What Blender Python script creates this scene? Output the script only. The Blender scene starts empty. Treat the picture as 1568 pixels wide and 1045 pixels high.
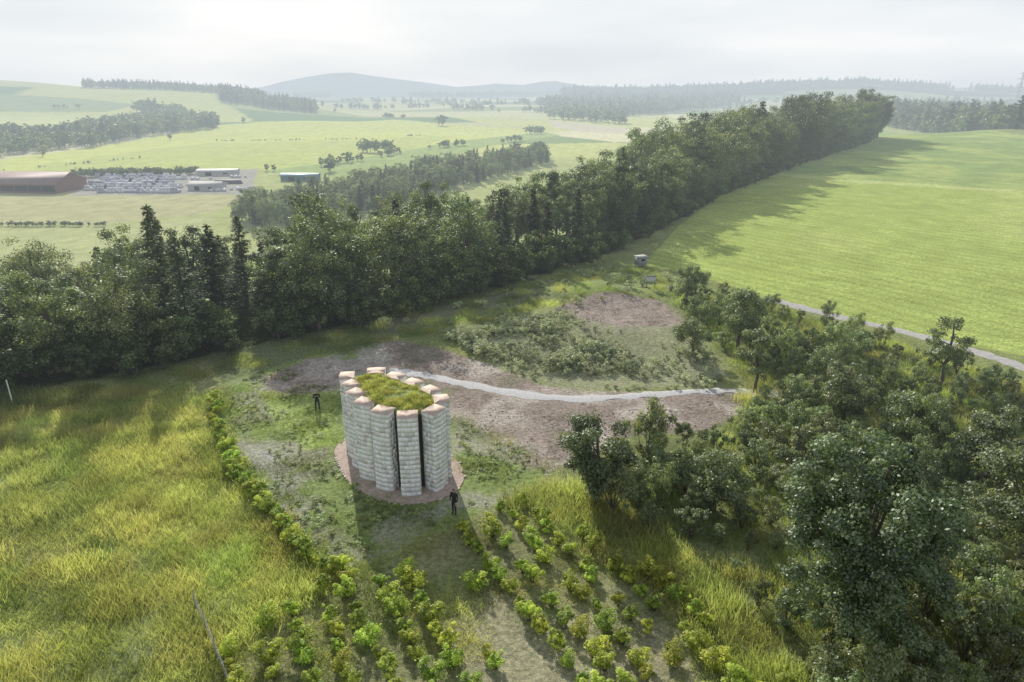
import bpy, math, random, time
import numpy as np
from mathutils import Vector, Matrix
R=np.random.RandomState(7); random.seed(7)
scene=bpy.context.scene
CAMZ=24.0; PITCH=math.radians(20.5); F=1045.0
cp,sp=math.cos(PITCH),math.sin(PITCH)
# ------------------------------------------------------------------ noise
def _h(ix,iy,s):
    n=(ix.astype(np.int64)*374761393+iy.astype(np.int64)*668265263+s*1442695041)&0x7fffffff
    n=((n^(n>>13))*1274126177)&0x7fffffff
    return ((n^(n>>16))&0xffff)/65535.0
def vnoise(x,y,s=0):
    x=np.asarray(x,float);y=np.asarray(y,float)
    ix=np.floor(x);iy=np.floor(y);fx=x-ix;fy=y-iy
    fx=fx*fx*(3-2*fx);fy=fy*fy*(3-2*fy)
    a=_h(ix,iy,s);b=_h(ix+1,iy,s);c=_h(ix,iy+1,s);d=_h(ix+1,iy+1,s)
    return (a*(1-fx)+b*fx)*(1-fy)+(c*(1-fx)+d*fx)*fy
def fbm(x,y,s=0,o=4):
    t=0;a=.5;x=np.asarray(x,float);y=np.asarray(y,float)
    for i in range(o):
        t=t+a*vnoise(x*2**i,y*2**i,s+i*17);a*=.5
    return t/(1-.5**o)
def sst(x): 
    x=np.clip(x,0,1);return x*x*(3-2*x)
# ------------------------------------------------------------------ terrain
FX=np.array([-400,-120,-80,-42,-17,-2,11,24.7,48,83,171,300,900.])
FY=np.array([10,32,42,51,68.5,84.5,97.4,118.7,160,213,334,400,480.])
def Yf(X): return np.interp(X,FX,FY)
def slope(y):
    v=(522-y)/F
    return (-sp+v*cp)/(cp+v*sp)
def zat(y,Y): return CAMZ+slope(y)*Y
def azi(px): # X/Y for a far photo column
    v=(522-140)/F
    return (px-784)/F/(cp+v*sp)
L1=[(-400,134),(0,138),(300,138),(400,134),(430,126),(470,118),(510,112),(540,111),(570,116),(600,120),(650,126),(700,133),(730,131),(760,128),(800,130),(830,125),(850,124),(890,131),(1000,135),(1200,136),(1500,134),(2200,136)]
L2=[(600,172),(780,160),(820,151),(880,142),(960,143),(1100,138),(1200,134),(1320,130),(1400,136),(1568,143),(1900,140),(2300,138)]
L3=[(-800,116),(0,122),(60,126),(130,133),(250,136),(330,141),(420,154),(480,162),(560,172),(640,178)]
def prof(L,a,Y):
    return np.interp(a,[azi(p[0]) for p in L],[zat(p[1],Y) for p in L])
def h(X,Y):
    X=np.asarray(X,float);Y=np.asarray(Y,float)
    s=(Y-Yf(X))*.8
    lf=sst((60-X)/60)
    z=-20*sst((s-10+4*lf)/(115-30*lf))*(1-.55*sst((X-150)/250)*(1-sst((Y-700)/600)))
    z=z+ (fbm(X/14,Y/14,3,2)-.5)*.5*sst((np.hypot(X+8,Y-40)-7)/8)
    far=sst((Y-350)/500)
    z=z+far*(fbm(X/260,Y/260,5,2)-.5)*16
    a=X/np.maximum(Y,50)
    for L,c,w0,w1 in ((L3,1400,420,900),(L2,2400,600,1000),(L1,5000,1200,2500)):
        p=prof(L,a,c)
        d=np.where(Y<c,(c-Y)/w0,(Y-c)/w1)
        b=np.exp(-d*d*1.6)
        z=np.maximum(z,z*(1-b)+p*b) if c<4000 else np.maximum(z, -60+(p+60)*b)
    # spoil heap on the clearing
    z=z+1.1*np.exp(-(((X-10.5)/6)**2+((Y-80)/5)**2))
    z=z+.9*np.exp(-(((X-9)/9)**2+((Y-66)/7)**2))
    return z
def hit(px,py,z=None):
    u=(px-784)/F;v=(522-py)/F
    d=np.array([u,cp+v*sp,-sp+v*cp])
    if z is not None:
        t=(z-CAMZ)/d[2];return (d[0]*t,d[1]*t)
    T=np.concatenate([np.arange(8,400,1.0),400*1.01**np.arange(1,290)])
    zz=CAMZ+d[2]*T;g=h(d[0]*T,d[1]*T)
    w=np.where(zz<g)[0]
    t=T[w[0]] if len(w) else T[-1]
    if len(w) and w[0]>0:
        a,b=T[w[0]-1],T[w[0]]
        for _ in range(12):
            m=(a+b)/2
            if CAMZ+d[2]*m<h(d[0]*m,d[1]*m): b=m
            else: a=m
        t=b
    return (d[0]*t,d[1]*t)
def W(l): return np.array([hit(*p) for p in l])
def pip(P,X,Y):
    ins=np.zeros(X.shape,bool);n=len(P)
    for i in range(n):
        x1,y1=P[i];x2,y2=P[(i+1)%n]
        if y1==y2: continue
        c=((y1>Y)!=(y2>Y))&(X<(x2-x1)*(Y-y1)/(y2-y1)+x1)
        ins^=c
    return ins
def dline(P,X,Y):
    best=np.full(X.shape,1e9)
    for i in range(len(P)-1):
        a=P[i];b=P[i+1];ab=b-a;L=(ab**2).sum()+1e-9
        t=np.clip(((X-a[0])*ab[0]+(Y-a[1])*ab[1])/L,0,1)
        best=np.minimum(best,np.hypot(X-a[0]-t*ab[0],Y-a[1]-t*ab[1]))
    return best
# ------------------------------------------------------------------ mesh builder
class MB:
    def __init__(s): s.v=[];s.f=[];s.m=[];s.n=0;s.a=[]
    def add(s,v,f,m=0,lv=.5):
        v=np.asarray(v,float).reshape(-1,3);f=np.asarray(f,int).reshape(-1,4)
        s.v.append(v);s.f.append(f+s.n);s.m.append(np.full(len(f),m));s.n+=len(v);s.a.append(np.ones(len(v))*lv)
    def box(s,c,d,rz=0,m=0,M=None):
        x,y,z=[k/2 for k in d]
        v=np.array([[-x,-y,-z],[x,-y,-z],[x,y,-z],[-x,y,-z],[-x,-y,z],[x,-y,z],[x,y,z],[-x,y,z]])
        co,si=math.cos(rz),math.sin(rz)
        v=v@np.array([[co,si,0],[-si,co,0],[0,0,1]])+np.array(c)
        s.add(v,[[0,3,2,1],[4,5,6,7],[0,1,5,4],[1,2,6,5],[2,3,7,6],[3,0,4,7]],m)
    def tube(s,P,r,m=0,n=6):
        P=np.array(P,float);V=[]
        for i,p in enumerate(P):
            t=P[min(i+1,len(P)-1)]-P[max(i-1,0)];t/=np.linalg.norm(t)+1e-9
            a=np.cross(t,[0,0,1] if abs(t[2])<.9 else [1,0,0]);a/=np.linalg.norm(a);b=np.cross(t,a)
            for k in range(n):
                q=2*math.pi*k/n;V.append(p+r[i]*(math.cos(q)*a+math.sin(q)*b))
        f=[[i*n+k,i*n+(k+1)%n,(i+1)*n+(k+1)%n,(i+1)*n+k] for i in range(len(P)-1) for k in range(n)]
        s.add(V,f,m)
    def leaves(s,c,nrm,size,m=0,asp=.6,tdir=None,lv=.5):
        n=len(c);nrm=nrm/(np.linalg.norm(nrm,axis=1,keepdims=True)+1e-9)
        t=R.normal(size=(n,3)) if tdir is None else tdir
        t=t-(t*nrm).sum(1,keepdims=True)*nrm;t/=np.linalg.norm(t,axis=1,keepdims=True)+1e-9
        b=np.cross(nrm,t);sz=np.asarray(size).reshape(-1,1)*np.ones((n,1))
        V=np.stack([c-t*sz,c+b*sz*asp,c+t*sz,c-b*sz*asp],1).reshape(-1,3)
        s.add(V,np.arange(n*4).reshape(-1,4),m,np.repeat(np.ones(n)*lv,4))
    def obj(s,name,mats,link=True,smooth=False,attr=False):
        v=np.concatenate(s.v);f=np.concatenate(s.f);m=np.concatenate(s.m)
        me=bpy.data.meshes.new(name);me.vertices.add(len(v));me.vertices.foreach_set('co',v.ravel())
        me.loops.add(len(f)*4);me.loops.foreach_set('vertex_index',f.ravel())
        me.polygons.add(len(f));me.polygons.foreach_set('loop_start',np.arange(len(f))*4)
        for k in mats: me.materials.append(k)
        me.polygons.foreach_set('material_index',m);
        if smooth: me.polygons.foreach_set('use_smooth',np.ones(len(f),bool))
        me.update(calc_edges=True)
        if attr:
            a=me.attributes.new('lv','FLOAT','POINT');a.data.foreach_set('value',np.concatenate(s.a))
        o=bpy.data.objects.new(name,me)
        if link: scene.collection.objects.link(o)
        return o
def parent(c,p): c.parent=p
def empty(name,loc=(0,0,0)):
    e=bpy.data.objects.new(name,None);e.location=loc;scene.collection.objects.link(e);return e
# ------------------------------------------------------------------ materials
def newmat(name):
    m=bpy.data.materials.new(name);m.use_nodes=True;nt=m.node_tree;nt.nodes.clear()
    try: m.cycles.emission_sampling='NONE'
    except Exception as e: print('ES',e)
    return m,nt
def N(nt,t,**k):
    n=nt.nodes.new(t)
    for a,b in k.items(): setattr(n,a,b)
    return n
def math_(nt,op,a,b=None,clamp=False):
    n=N(nt,'ShaderNodeMath',operation=op,use_clamp=clamp)
    for i,x in enumerate((a,b)):
        if x is None: continue
        if isinstance(x,(int,float)): n.inputs[i].default_value=x
        else: nt.links.new(x,n.inputs[i])
    return n.outputs[0]
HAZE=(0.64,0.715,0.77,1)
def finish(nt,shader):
    """aerial perspective: haze painted into the material, growing with distance from the world origin"""
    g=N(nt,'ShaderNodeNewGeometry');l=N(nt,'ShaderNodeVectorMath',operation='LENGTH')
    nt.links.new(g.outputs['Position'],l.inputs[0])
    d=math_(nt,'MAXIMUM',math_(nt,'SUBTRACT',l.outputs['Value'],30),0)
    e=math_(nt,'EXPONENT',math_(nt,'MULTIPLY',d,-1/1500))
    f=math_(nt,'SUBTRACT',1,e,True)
    em=N(nt,'ShaderNodeEmission');em.inputs[0].default_value=HAZE;em.inputs[1].default_value=1  # haze is a flat glow blended over the surface colour, no air volume
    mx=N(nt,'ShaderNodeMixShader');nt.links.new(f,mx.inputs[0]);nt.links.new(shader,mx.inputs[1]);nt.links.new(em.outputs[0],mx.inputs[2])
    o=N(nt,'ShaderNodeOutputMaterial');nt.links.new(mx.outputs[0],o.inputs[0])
def noise(nt,scale,det=4,coord='Object',rough=.6):
    tc=N(nt,'ShaderNodeTexCoord');n=N(nt,'ShaderNodeTexNoise');n.inputs['Scale'].default_value=scale
    n.inputs['Detail'].default_value=det;n.inputs['Roughness'].default_value=rough
    nt.links.new(tc.outputs[coord],n.inputs['Vector']);return n.outputs['Fac']
def ramp(nt,fac,stops):
    r=N(nt,'ShaderNodeValToRGB');e=r.color_ramp.elements
    while len(e)<len(stops): e.new(.5)
    for k,(p,c) in zip(e,stops): k.position=p;k.color=(*c,1)
    nt.links.new(fac,r.inputs[0]);return r.outputs[0]
def mixc(nt,f,a,b,mode='MIX'):
    m=N(nt,'ShaderNodeMix',data_type='RGBA',blend_type=mode)
    for i,x in ((0,f),(6,a),(7,b)):
        if isinstance(x,(int,float)): m.inputs[i].default_value=x
        elif isinstance(x,tuple): m.inputs[i].default_value=(*x,1)
        else: nt.links.new(x,m.inputs[i])
    return m.outputs[2]
def foliage(name,dark,mid,light,trans=.45,gloss=.05,v0=.68,v1=1.5):
    m,nt=newmat(name)
    oi=N(nt,'ShaderNodeObjectInfo')
    at=N(nt,'ShaderNodeAttribute',attribute_name='lv')
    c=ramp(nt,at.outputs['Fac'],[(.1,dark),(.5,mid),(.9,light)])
    hs=N(nt,'ShaderNodeHueSaturation');hs.inputs['Saturation'].default_value=.95
    mr=N(nt,'ShaderNodeMapRange');nt.links.new(oi.outputs['Random'],mr.inputs[0]);mr.inputs[3].default_value=.465;mr.inputs[4].default_value=.515
    mv=N(nt,'ShaderNodeMapRange');nt.links.new(math_(nt,'FRACT',math_(nt,'MULTIPLY',oi.outputs['Random'],7.3)),mv.inputs[0]);mv.inputs[3].default_value=v0;mv.inputs[4].default_value=v1
    nt.links.new(mr.outputs[0],hs.inputs['Hue']);nt.links.new(mv.outputs[0],hs.inputs['Value']);nt.links.new(c,hs.inputs['Color'])
    d=N(nt,'ShaderNodeBsdfDiffuse');t=N(nt,'ShaderNodeBsdfTranslucent');g=N(nt,'ShaderNodeBsdfGlossy');g.inputs['Roughness'].default_value=.5
    g.inputs[0].default_value=(.7,.75,.7,1)
    nt.links.new(hs.outputs[0],d.inputs[0])
    tc=mixc(nt,1.0,hs.outputs[0],(1.5,1.6,.8),'MULTIPLY');nt.links.new(tc,t.inputs[0])
    a=N(nt,'ShaderNodeMixShader');a.inputs[0].default_value=trans;nt.links.new(d.outputs[0],a.inputs[1]);nt.links.new(t.outputs[0],a.inputs[2])
    out=a
    if gloss:
        b=N(nt,'ShaderNodeMixShader');b.inputs[0].default_value=gloss;nt.links.new(a.outputs[0],b.inputs[1]);nt.links.new(g.outputs[0],b.inputs[2]);out=b
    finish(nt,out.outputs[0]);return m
def solid(name,c,rough=.8,var=.25,sc=3,metal=0):
    m,nt=newmat(name);n=noise(nt,sc,3)
    col=ramp(nt,n,[(.3,tuple(k*(1-var) for k in c)),(.7,tuple(min(1,k*(1+var)) for k in c))])
    p=N(nt,'ShaderNodeBsdfPrincipled');nt.links.new(col,p.inputs['Base Color']);p.inputs['Roughness'].default_value=rough;p.inputs['Metallic'].default_value=metal
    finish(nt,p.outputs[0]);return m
M_dec=foliage('leaf_deciduous',(.045,.068,.03),(.11,.145,.056),(.20,.24,.10),.45,.09,.6,1.55)
M_con=foliage('needle_conifer',(.05,.065,.042),(.085,.105,.062),(.125,.145,.088),.25,.04)
M_grn=foliage('leaf_bush',(.09,.122,.058),(.165,.21,.095),(.27,.31,.16),.42,.08)
M_pale=foliage('leaf_bramble',(.19,.225,.13),(.31,.345,.21),(.44,.455,.32),.35,.06)
M_sap=foliage('leaf_beech_sapling',(.14,.20,.03),(.31,.39,.055),(.50,.58,.11),.5,.03,.8,1.3)
M_grass=foliage('grass_blades',(.23,.26,.10),(.35,.375,.15),(.50,.495,.25),.5,0)
M_grassD=foliage('grass_blades_green',(.16,.205,.08),(.235,.285,.105),(.32,.355,.15),.5,0)
M_bark=solid('bark',(.13,.11,.09),.9,.35,6)
# ------------------------------------------------------------------ ground
def axis(lo,hi,fl,fh,st,g):
    a=list(np.arange(fl,fh,st));x=fh;s=st
    while x<hi: a.append(x);s=max(st,(x-fh)*g+st);x+=s
    a.append(hi);x=fl
    b=[]
    while True:
        s=max(st,(fl-x)*g+st);x-=s
        if x<lo: b.append(lo);break
        b.append(x)
    return np.array(b[::-1]+a)
xs=axis(-7000,7000,-48,62,.26,.012);ys=axis(-60,9000,14,100,.26,.010)
X,Y=np.meshgrid(xs,ys);Z=h(X,Y)
nx,ny=len(xs),len(ys)
wx=(fbm(X/2.2,Y/2.2,11,4)-.5);wy=(fbm(X/2.2,Y/2.2,23,4)-.5)
big=fbm(X/18,Y/18,31,4);med=fbm(X/3,Y/3,41,4);fine=fbm(X/.7,Y/.7,51,2)
def C(*c): return np.array(c)
col=np.zeros(X.shape+(3,));stripe=np.zeros(X.shape);
MEAD=C(.28,.32,.13)
col[:]=MEAD
def lerp(mask,c,k=1.0):
    global col
    w=(mask*k)[...,None];col=col*(1-w)+np.asarray(c)*w
def zone(px,c,warp=1.5,k=1.0,world=False,mod=None):
    P=np.array(px) if world else W(px)
    m=0
    for j in (1.0,.55,-.6): m=m+pip(P,X+wx*warp*2*j,Y+wy*warp*2*j)/3.0
    if mod is not None: m=m*mod
    lerp(m,c,k);return m
# valley patchwork
s_=(Y-Yf(X))
valley=sst((s_-20)/30)
lerp(valley,C(.44,.48,.21))
cellx=np.floor((X+.35*Y+90*vnoise(X/300,Y/300,9))/330);celly=np.floor((Y-.25*X+80*vnoise(X/300,Y/300,8))/np.where(Y>1500,420,210))
r1=_h(cellx,celly,77)
pal=np.array([[.27,.36,.16],[.54,.55,.28],[.68,.65,.40],[.20,.30,.13],[.55,.58,.23],[.38,.43,.19]])
pc=pal[np.clip((r1*6).astype(int),0,5)]
w=(sst((Y-420)/60)*valley)[...,None];col=col*(1-w)+pc*w
fieldY=C(.58,.62,.21)
zone([(0,262),(0,245),(330,192),(420,186),(600,183),(830,200),(800,212),(560,262),(400,262)],fieldY,2)
zone([(60,252),(330,218),(560,216),(700,208),(560,258),(400,262),(60,262)],C(.49,.55,.20),2,.8)
zone([(400,262),(600,235),(830,200),(860,207),(700,235),(600,262),(520,275)],C(.36,.45,.18),2)
zone([(-100,300),(380,298),(330,325),(160,344),(-100,344)],C(.48,.47,.26),1)
zone([(-100,350),(160,347),(330,330),(300,380),(40,420),(-100,420)],C(.48,.51,.25),1)
zone([(110,300),(110,264),(395,258),(385,298)],C(.40,.39,.34),.8)
zone([(-900,175),(160,178),(190,195),(0,203),(-900,210)],C(.58,.62,.27),3)
zone([(-900,140),(120,150),(215,160),(160,172),(-900,168)],C(.32,.40,.19),3)
zone([(380,152),(860,168),(850,182),(560,178),(500,168)],C(.60,.60,.31),5)
zone([(840,184),(960,196),(960,206),(850,196)],C(.60,.56,.40),5)
aa=X/np.maximum(Y,50)
lerp(sst((Y-1950)/150)*(aa>azi(860))*(vnoise(X/500,Y/150,12)>.35),C(.08,.10,.06))
lerp(sst((Y-3300)/300),C(.05,.07,.05))
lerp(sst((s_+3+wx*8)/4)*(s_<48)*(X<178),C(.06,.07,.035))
# right crop field
RF=[(985,405),(1040,345),(1100,300),(1200,262),(1345,197),(1568,207),(2300,225),(2300,700),(1568,545),(1480,528),(1300,487),(1180,461),(1080,425)]
mF=zone(RF,C(.42,.50,.15),.6);stripe=mF.copy()
zone([(1180,262),(1345,197),(1568,207),(2300,225),(2300,330),(1568,292),(1300,275)],C(.29,.385,.155),1,.85)
zone([(1180,262),(1300,275),(1568,292),(1568,296),(1300,280),(1175,266)],C(.58,.62,.29),.3,.6)
lerp(mF*sst((big-.48)*5),C(.51,.565,.20),.6)
lerp(mF*sst((fine-.5)*4)*sst((med-.4)*4),C(.31,.39,.12),.5)
lerp((s_<0)*sst((big-.45)*4)*(1-mF),C(.37,.37,.18),.6)
zone([(150,650),(330,615),(350,700),(430,820),(520,900),(330,930),(160,800)],C(.48,.50,.16),2,.8)
zone([(-200,640),(120,640),(190,800),(300,940),(300,1100),(-200,1100)],C(.35,.40,.19),3,.8)
# clearing
mc=zone([(335,590),(420,555),(540,540),(600,560),(700,600),(700,640),(760,660),(820,700),(850,720),(760,775),(700,800),(560,865),(480,850),(400,760),(350,680)],C(.29,.36,.145),1.0)
lerp(mc*sst((med-.48)*7),C(.38,.365,.31),.75)
zone([(400,600),(515,590),(520,680),(470,690),(420,650)],C(.38,.47,.155),1,.9)
zone([(370,660),(430,700),(560,862),(480,850),(400,770)],C(.41,.40,.36),1.4,.75,mod=sst((fine-.35)*4))
# dirt
D=C(.37,.31,.27)
DP=[(400,580),(480,548),(545,552),(600,520),(680,535),(740,555),(820,588),(900,600),(1000,600),(1140,597),(1140,640),(1080,660),(960,668),(890,700),(840,720),(790,705),(740,665),(690,630),(680,600),(600,568),(530,572),(515,598),(430,602)]
d1=zone(DP,D,1.1)
lerp(d1*sst((med-.5)*6),C(.49,.44,.39),.8);lerp(d1*sst((.40-med)*8),C(.27,.27,.17),.5)
lerp(d1*sst((fine-.58)*5),C(.22,.18,.15),.6)
zone([(540,530),(590,520),(600,560),(560,570)],C(.52,.49,.42),.8,.7)
dd=zone([(850,470),(930,445),(1010,460),(1060,490),(1000,512),(900,505)],C(.38,.32,.28),1.2)
lerp(dd*sst((fine-.52)*5),C(.2,.175,.14),.6)
zone([(700,520),(850,480),(950,500),(1060,500),(1110,570),(1090,592),(900,598),(820,585),(740,550)],C(.33,.34,.22),1.2,.85)
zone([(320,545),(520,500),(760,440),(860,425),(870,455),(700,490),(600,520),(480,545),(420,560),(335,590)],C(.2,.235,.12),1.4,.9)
zone([(560,500),(760,452),(870,430),(870,440),(760,470),(600,508)],C(.30,.27,.2),.8,.5)
zone([(820,450),(860,400),(1000,410),(1010,440),(900,450)],C(.27,.32,.14),1.2,.9)
# planted ground bottom centre
zone([(340,1010),(440,930),(560,880),(700,810),(780,770),(880,800),(1070,930),(1250,1100),(300,1150)],C(.28,.285,.16),1.2,.85)
zone([(690,960),(760,900),(1000,950),(1100,1060),(760,1100)],C(.38,.36,.25),1.6,.7)
# shrub zone floor
zone([(1010,435),(1180,468),(1300,500),(1568,580),(2300,700),(2300,1300),(1300,1200),(1060,900),(900,775),(850,720),(930,680),(1100,665),(1150,610),(1110,540),(1030,480)],C(.22,.25,.12),1.5,.9)
col*= (0.76+.48*med)[...,None]
me=bpy.data.meshes.new('ground');v=np.stack([X,Y,Z],-1).reshape(-1,3)
me.vertices.add(len(v));me.vertices.foreach_set('co',v.ravel())
i=np.arange((nx-1)*(ny-1));a=(i//(nx-1))*nx+i%(nx-1)
f=np.stack([a,a+1,a+1+nx,a+nx],1)
me.loops.add(len(f)*4);me.loops.foreach_set('vertex_index',f.ravel());me.polygons.add(len(f));me.polygons.foreach_set('loop_start',np.arange(len(f))*4)
me.polygons.foreach_set('use_smooth',np.ones(len(f),bool));me.update(calc_edges=True)
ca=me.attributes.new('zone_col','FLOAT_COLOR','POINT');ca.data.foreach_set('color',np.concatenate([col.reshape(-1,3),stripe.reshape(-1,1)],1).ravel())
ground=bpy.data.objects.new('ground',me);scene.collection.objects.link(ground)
m,nt=newmat('ground_soil_and_grass');at=N(nt,'ShaderNodeAttribute',attribute_name='zone_col')
n1=noise(nt,3.2,5,rough=.8)
c=mixc(nt,1.0,at.outputs['Color'],ramp(nt,n1,[(.3,(.45,.48,.45)),(.5,(1,1,1)),(.68,(1.55,1.5,1.48))]),'MULTIPLY')
tc=N(nt,'ShaderNodeTexCoord');mp=N(nt,'ShaderNodeMapping');mp.inputs['Rotation'].default_value=(0,0,math.radians(-38))
nt.links.new(tc.outputs['Object'],mp.inputs[0])
wv=N(nt,'ShaderNodeTexWave');wv.inputs['Scale'].default_value=.13;wv.inputs['Distortion'].default_value=2.5;wv.inputs['Detail'].default_value=3;wv.inputs['Detail Scale'].default_value=.7
nt.links.new(mp.outputs[0],wv.inputs['Vector'])
sr=ramp(nt,wv.outputs['Fac'],[(.0,(.89,.91,.89)),(.6,(1.03,1.03,1.03))])
c2=mixc(nt,1.0,c,sr,'MULTIPLY');c=mixc(nt,at.outputs['Alpha'],c,c2)
bs=N(nt,'ShaderNodeBsdfDiffuse');nt.links.new(c,bs.inputs[0])
bp=N(nt,'ShaderNodeBump');bp.inputs['Strength'].default_value=.8;bp.inputs['Distance'].default_value=.35
nt.links.new(n1,bp.inputs['Height']);nt.links.new(bp.outputs[0],bs.inputs['Normal'])
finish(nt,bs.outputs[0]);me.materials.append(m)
# ------------------------------------------------------------------ paths
M_path=solid('gravel',(.45,.445,.45),.9,.15,4)
PATH=[(596,566),(640,572),(700,585),(760,598),(830,608),(900,611),(960,607),(1020,602),(1080,598),(1140,598),(1200,604)]
def strip(name,px,wd,mat,lift=.03):
    P=W(px);seg=[];
    for i in range(len(P)-1):
        n=max(2,int(np.linalg.norm(P[i+1]-P[i])/.4))
        for k in range(n): seg.append(P[i]+(P[i+1]-P[i])*k/n)
    S=np.array(seg)
    for _ in range(25): S[1:-1]=(S[:-2]+S[2:]+2*S[1:-1])/4
    T=np.gradient(S,axis=0);T/=np.linalg.norm(T,axis=1,keepdims=True);Nn=np.stack([-T[:,1],T[:,0]],1)
    ks=np.linspace(-1,1,7);V=[]
    for j,k in enumerate(ks):
        wob=(1 if abs(k)==1 else 0)*(vnoise(S[:,0]*1.5,S[:,1]*1.5+j*9,5)-.5)*.55
        Q=S+Nn*((k*wd/2)+wob*k)[:,None];V.append(np.stack([Q[:,0],Q[:,1],h(Q[:,0],Q[:,1])+lift*(1.3-k*k)],1))
    V=np.stack(V,1);n=len(S);b=MB()
    i=np.arange((n-1)*6);a=(i//6)*7+i%6
    b.add(V.reshape(-1,3),np.stack([a,a+7,a+8,a+1],1));return b.obj(name,[mat],smooth=True)
strip('gravel_path',PATH,1.1,M_path)
strip('farm_track',[(1175,458),(1240,474),(1300,488),(1400,512),(1490,537),(1568,562),(1700,605),(1900,680)],1.7,solid('track_grit',(.38,.365,.35),.9,.2,2))
# ------------------------------------------------------------------ scatter
def scatter(name,protos,P,rot,scl,idx=None):
    P=np.asarray(P,float);n=len(P)
    me=bpy.data.meshes.new(name);me.vertices.add(n);me.vertices.foreach_set('co',P.ravel());
    rv=np.zeros((n,3));rv[:,2]=rot
    scl=np.asarray(scl,float);sv=scl if scl.ndim==2 else np.repeat(scl[:,None],3,1)
    if idx is None: idx=R.randint(0,len(protos),n)
    for nm,t,dn,d in (('rot','FLOAT_VECTOR','vector',rv),('scl','FLOAT_VECTOR','vector',sv),('idx','INT','value',np.asarray(idx,np.int32))):
        a=me.attributes.new(nm,t,'POINT');a.data.foreach_set(dn,d.ravel())
    o=bpy.data.objects.new(name,me);scene.collection.objects.link(o)
    co=bpy.data.collections.new(name+'_sources')
    for p in protos: co.objects.link(p)
    ng=bpy.data.node_groups.new(name,'GeometryNodeTree')
    ng.interface.new_socket('Geometry',in_out='INPUT',socket_type='NodeSocketGeometry');ng.interface.new_socket('Geometry',in_out='OUTPUT',socket_type='NodeSocketGeometry')
    gi=ng.nodes.new('NodeGroupInput');go=ng.nodes.new('NodeGroupOutput');ip=ng.nodes.new('GeometryNodeInstanceOnPoints');ci=ng.nodes.new('GeometryNodeCollectionInfo')
    ci.inputs['Collection'].default_value=co;ci.inputs['Separate Children'].default_value=True;ci.inputs['Reset Children'].default_value=True
    ip.inputs['Pick Instance'].default_value=True
    def na(nm,t):
        k=ng.nodes.new('GeometryNodeInputNamedAttribute');k.data_type=t;k.inputs['Name'].default_value=nm
        return [q for q in k.outputs if q.enabled and q.name=='Attribute'][0]
    er=ng.nodes.new('FunctionNodeEulerToRotation');L=ng.links.new
    L(na('rot','FLOAT_VECTOR'),er.inputs[0]);L(er.outputs[0],ip.inputs['Rotation']);L(na('scl','FLOAT_VECTOR'),ip.inputs['Scale']);L(na('idx','INT'),ip.inputs['Instance Index'])
    L(gi.outputs[0],ip.inputs['Points']);L(ci.outputs[0],ip.inputs['Instance']);L(ip.outputs[0],go.inputs[0])
    md=o.modifiers.new('scatter','NODES');md.node_group=ng
    return o
# ------------------------------------------------------------------ plants
UP=np.array([0,0,1.])
def rdir(n):
    d=R.normal(size=(n,3));return d/np.linalg.norm(d,axis=1,keepdims=True)
def crown(name,H,Rr,cb,ncl,nlf,leaf,mat,trunk=True,link=False,bias=0,rough=.28,csz=(.17,.34),up=.5):
    """tapered trunk, limbs, and a crown of leaf clumps spread over an uneven ellipsoid. H,Rr in metres"""
    b=MB();cz=(cb+H)/2;rz=(H-cb)/2
    cen=[];cr=[]
    ph=R.uniform(0,6.28,4)
    for k in range(ncl):
        d=rdir(1)[0];d[2]=d[2]*.95+.08
        lob=1+rough*math.sin(3*math.atan2(d[1],d[0])+ph[0])*math.cos(2.3*d[2]+ph[1])+R.uniform(-.14,.14)
        q=R.uniform(.45,.92)*lob
        low=1+bias*d[2]
        cen.append([d[0]*Rr*q*low,d[1]*Rr*q*low,cz+d[2]*rz*q]);cr.append(Rr*R.uniform(*csz))
    cen=np.array(cen);cr=np.array(cr);cl=R.uniform(.15,.85,ncl)
    k=np.minimum(1,(H-cen[:,2])/(cr*.8)+.0);cen[:,2]-=np.where(k<1,(1-k)*cr*.6,0)
    w=R.choice(ncl,nlf,p=cr**2/np.sum(cr**2));d=rdir(nlf)
    d[:,2]=np.where(R.rand(nlf)<.45,np.abs(d[:,2]),d[:,2])
    rad=cr[w]*(R.uniform(.25,1.0,nlf)**.5)*(1+.22*R.normal(size=nlf))
    c=cen[w]+d*rad[:,None]*np.array([1,1,.75])
    c[:,2]=np.maximum(c[:,2],max(.05,cb*.7))
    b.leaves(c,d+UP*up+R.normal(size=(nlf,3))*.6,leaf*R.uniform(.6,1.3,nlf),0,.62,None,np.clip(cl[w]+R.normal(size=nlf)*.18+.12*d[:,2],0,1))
    if trunk:
        n=7;t=np.linspace(0,.85,n);tw=R.normal(size=(n,2))*.015*H;tw[0]=0
        P=np.stack([tw[:,0],tw[:,1],t*H],1);P[0,2]=-.4
        b.tube(P,(.024*H)*(1-t)**.8+.02,1,7)
        for j in R.permutation(ncl)[:14]:
            a=P[R.randint(2,5)];e=cen[j];mdl=(a+e)/2+np.array([0,0,-.03*H])
            b.tube([a,mdl,e],[.009*H,.006*H,.002*H],1,4)
    else:
        for j in range(8):
            e=cen[R.randint(ncl)];b.tube([[0,0,-.1],e*.5,e],[.02*H+.01,.012*H,.004],1,4)
    return b.obj(name,[mat,M_bark],link=link,attr=True)
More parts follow.
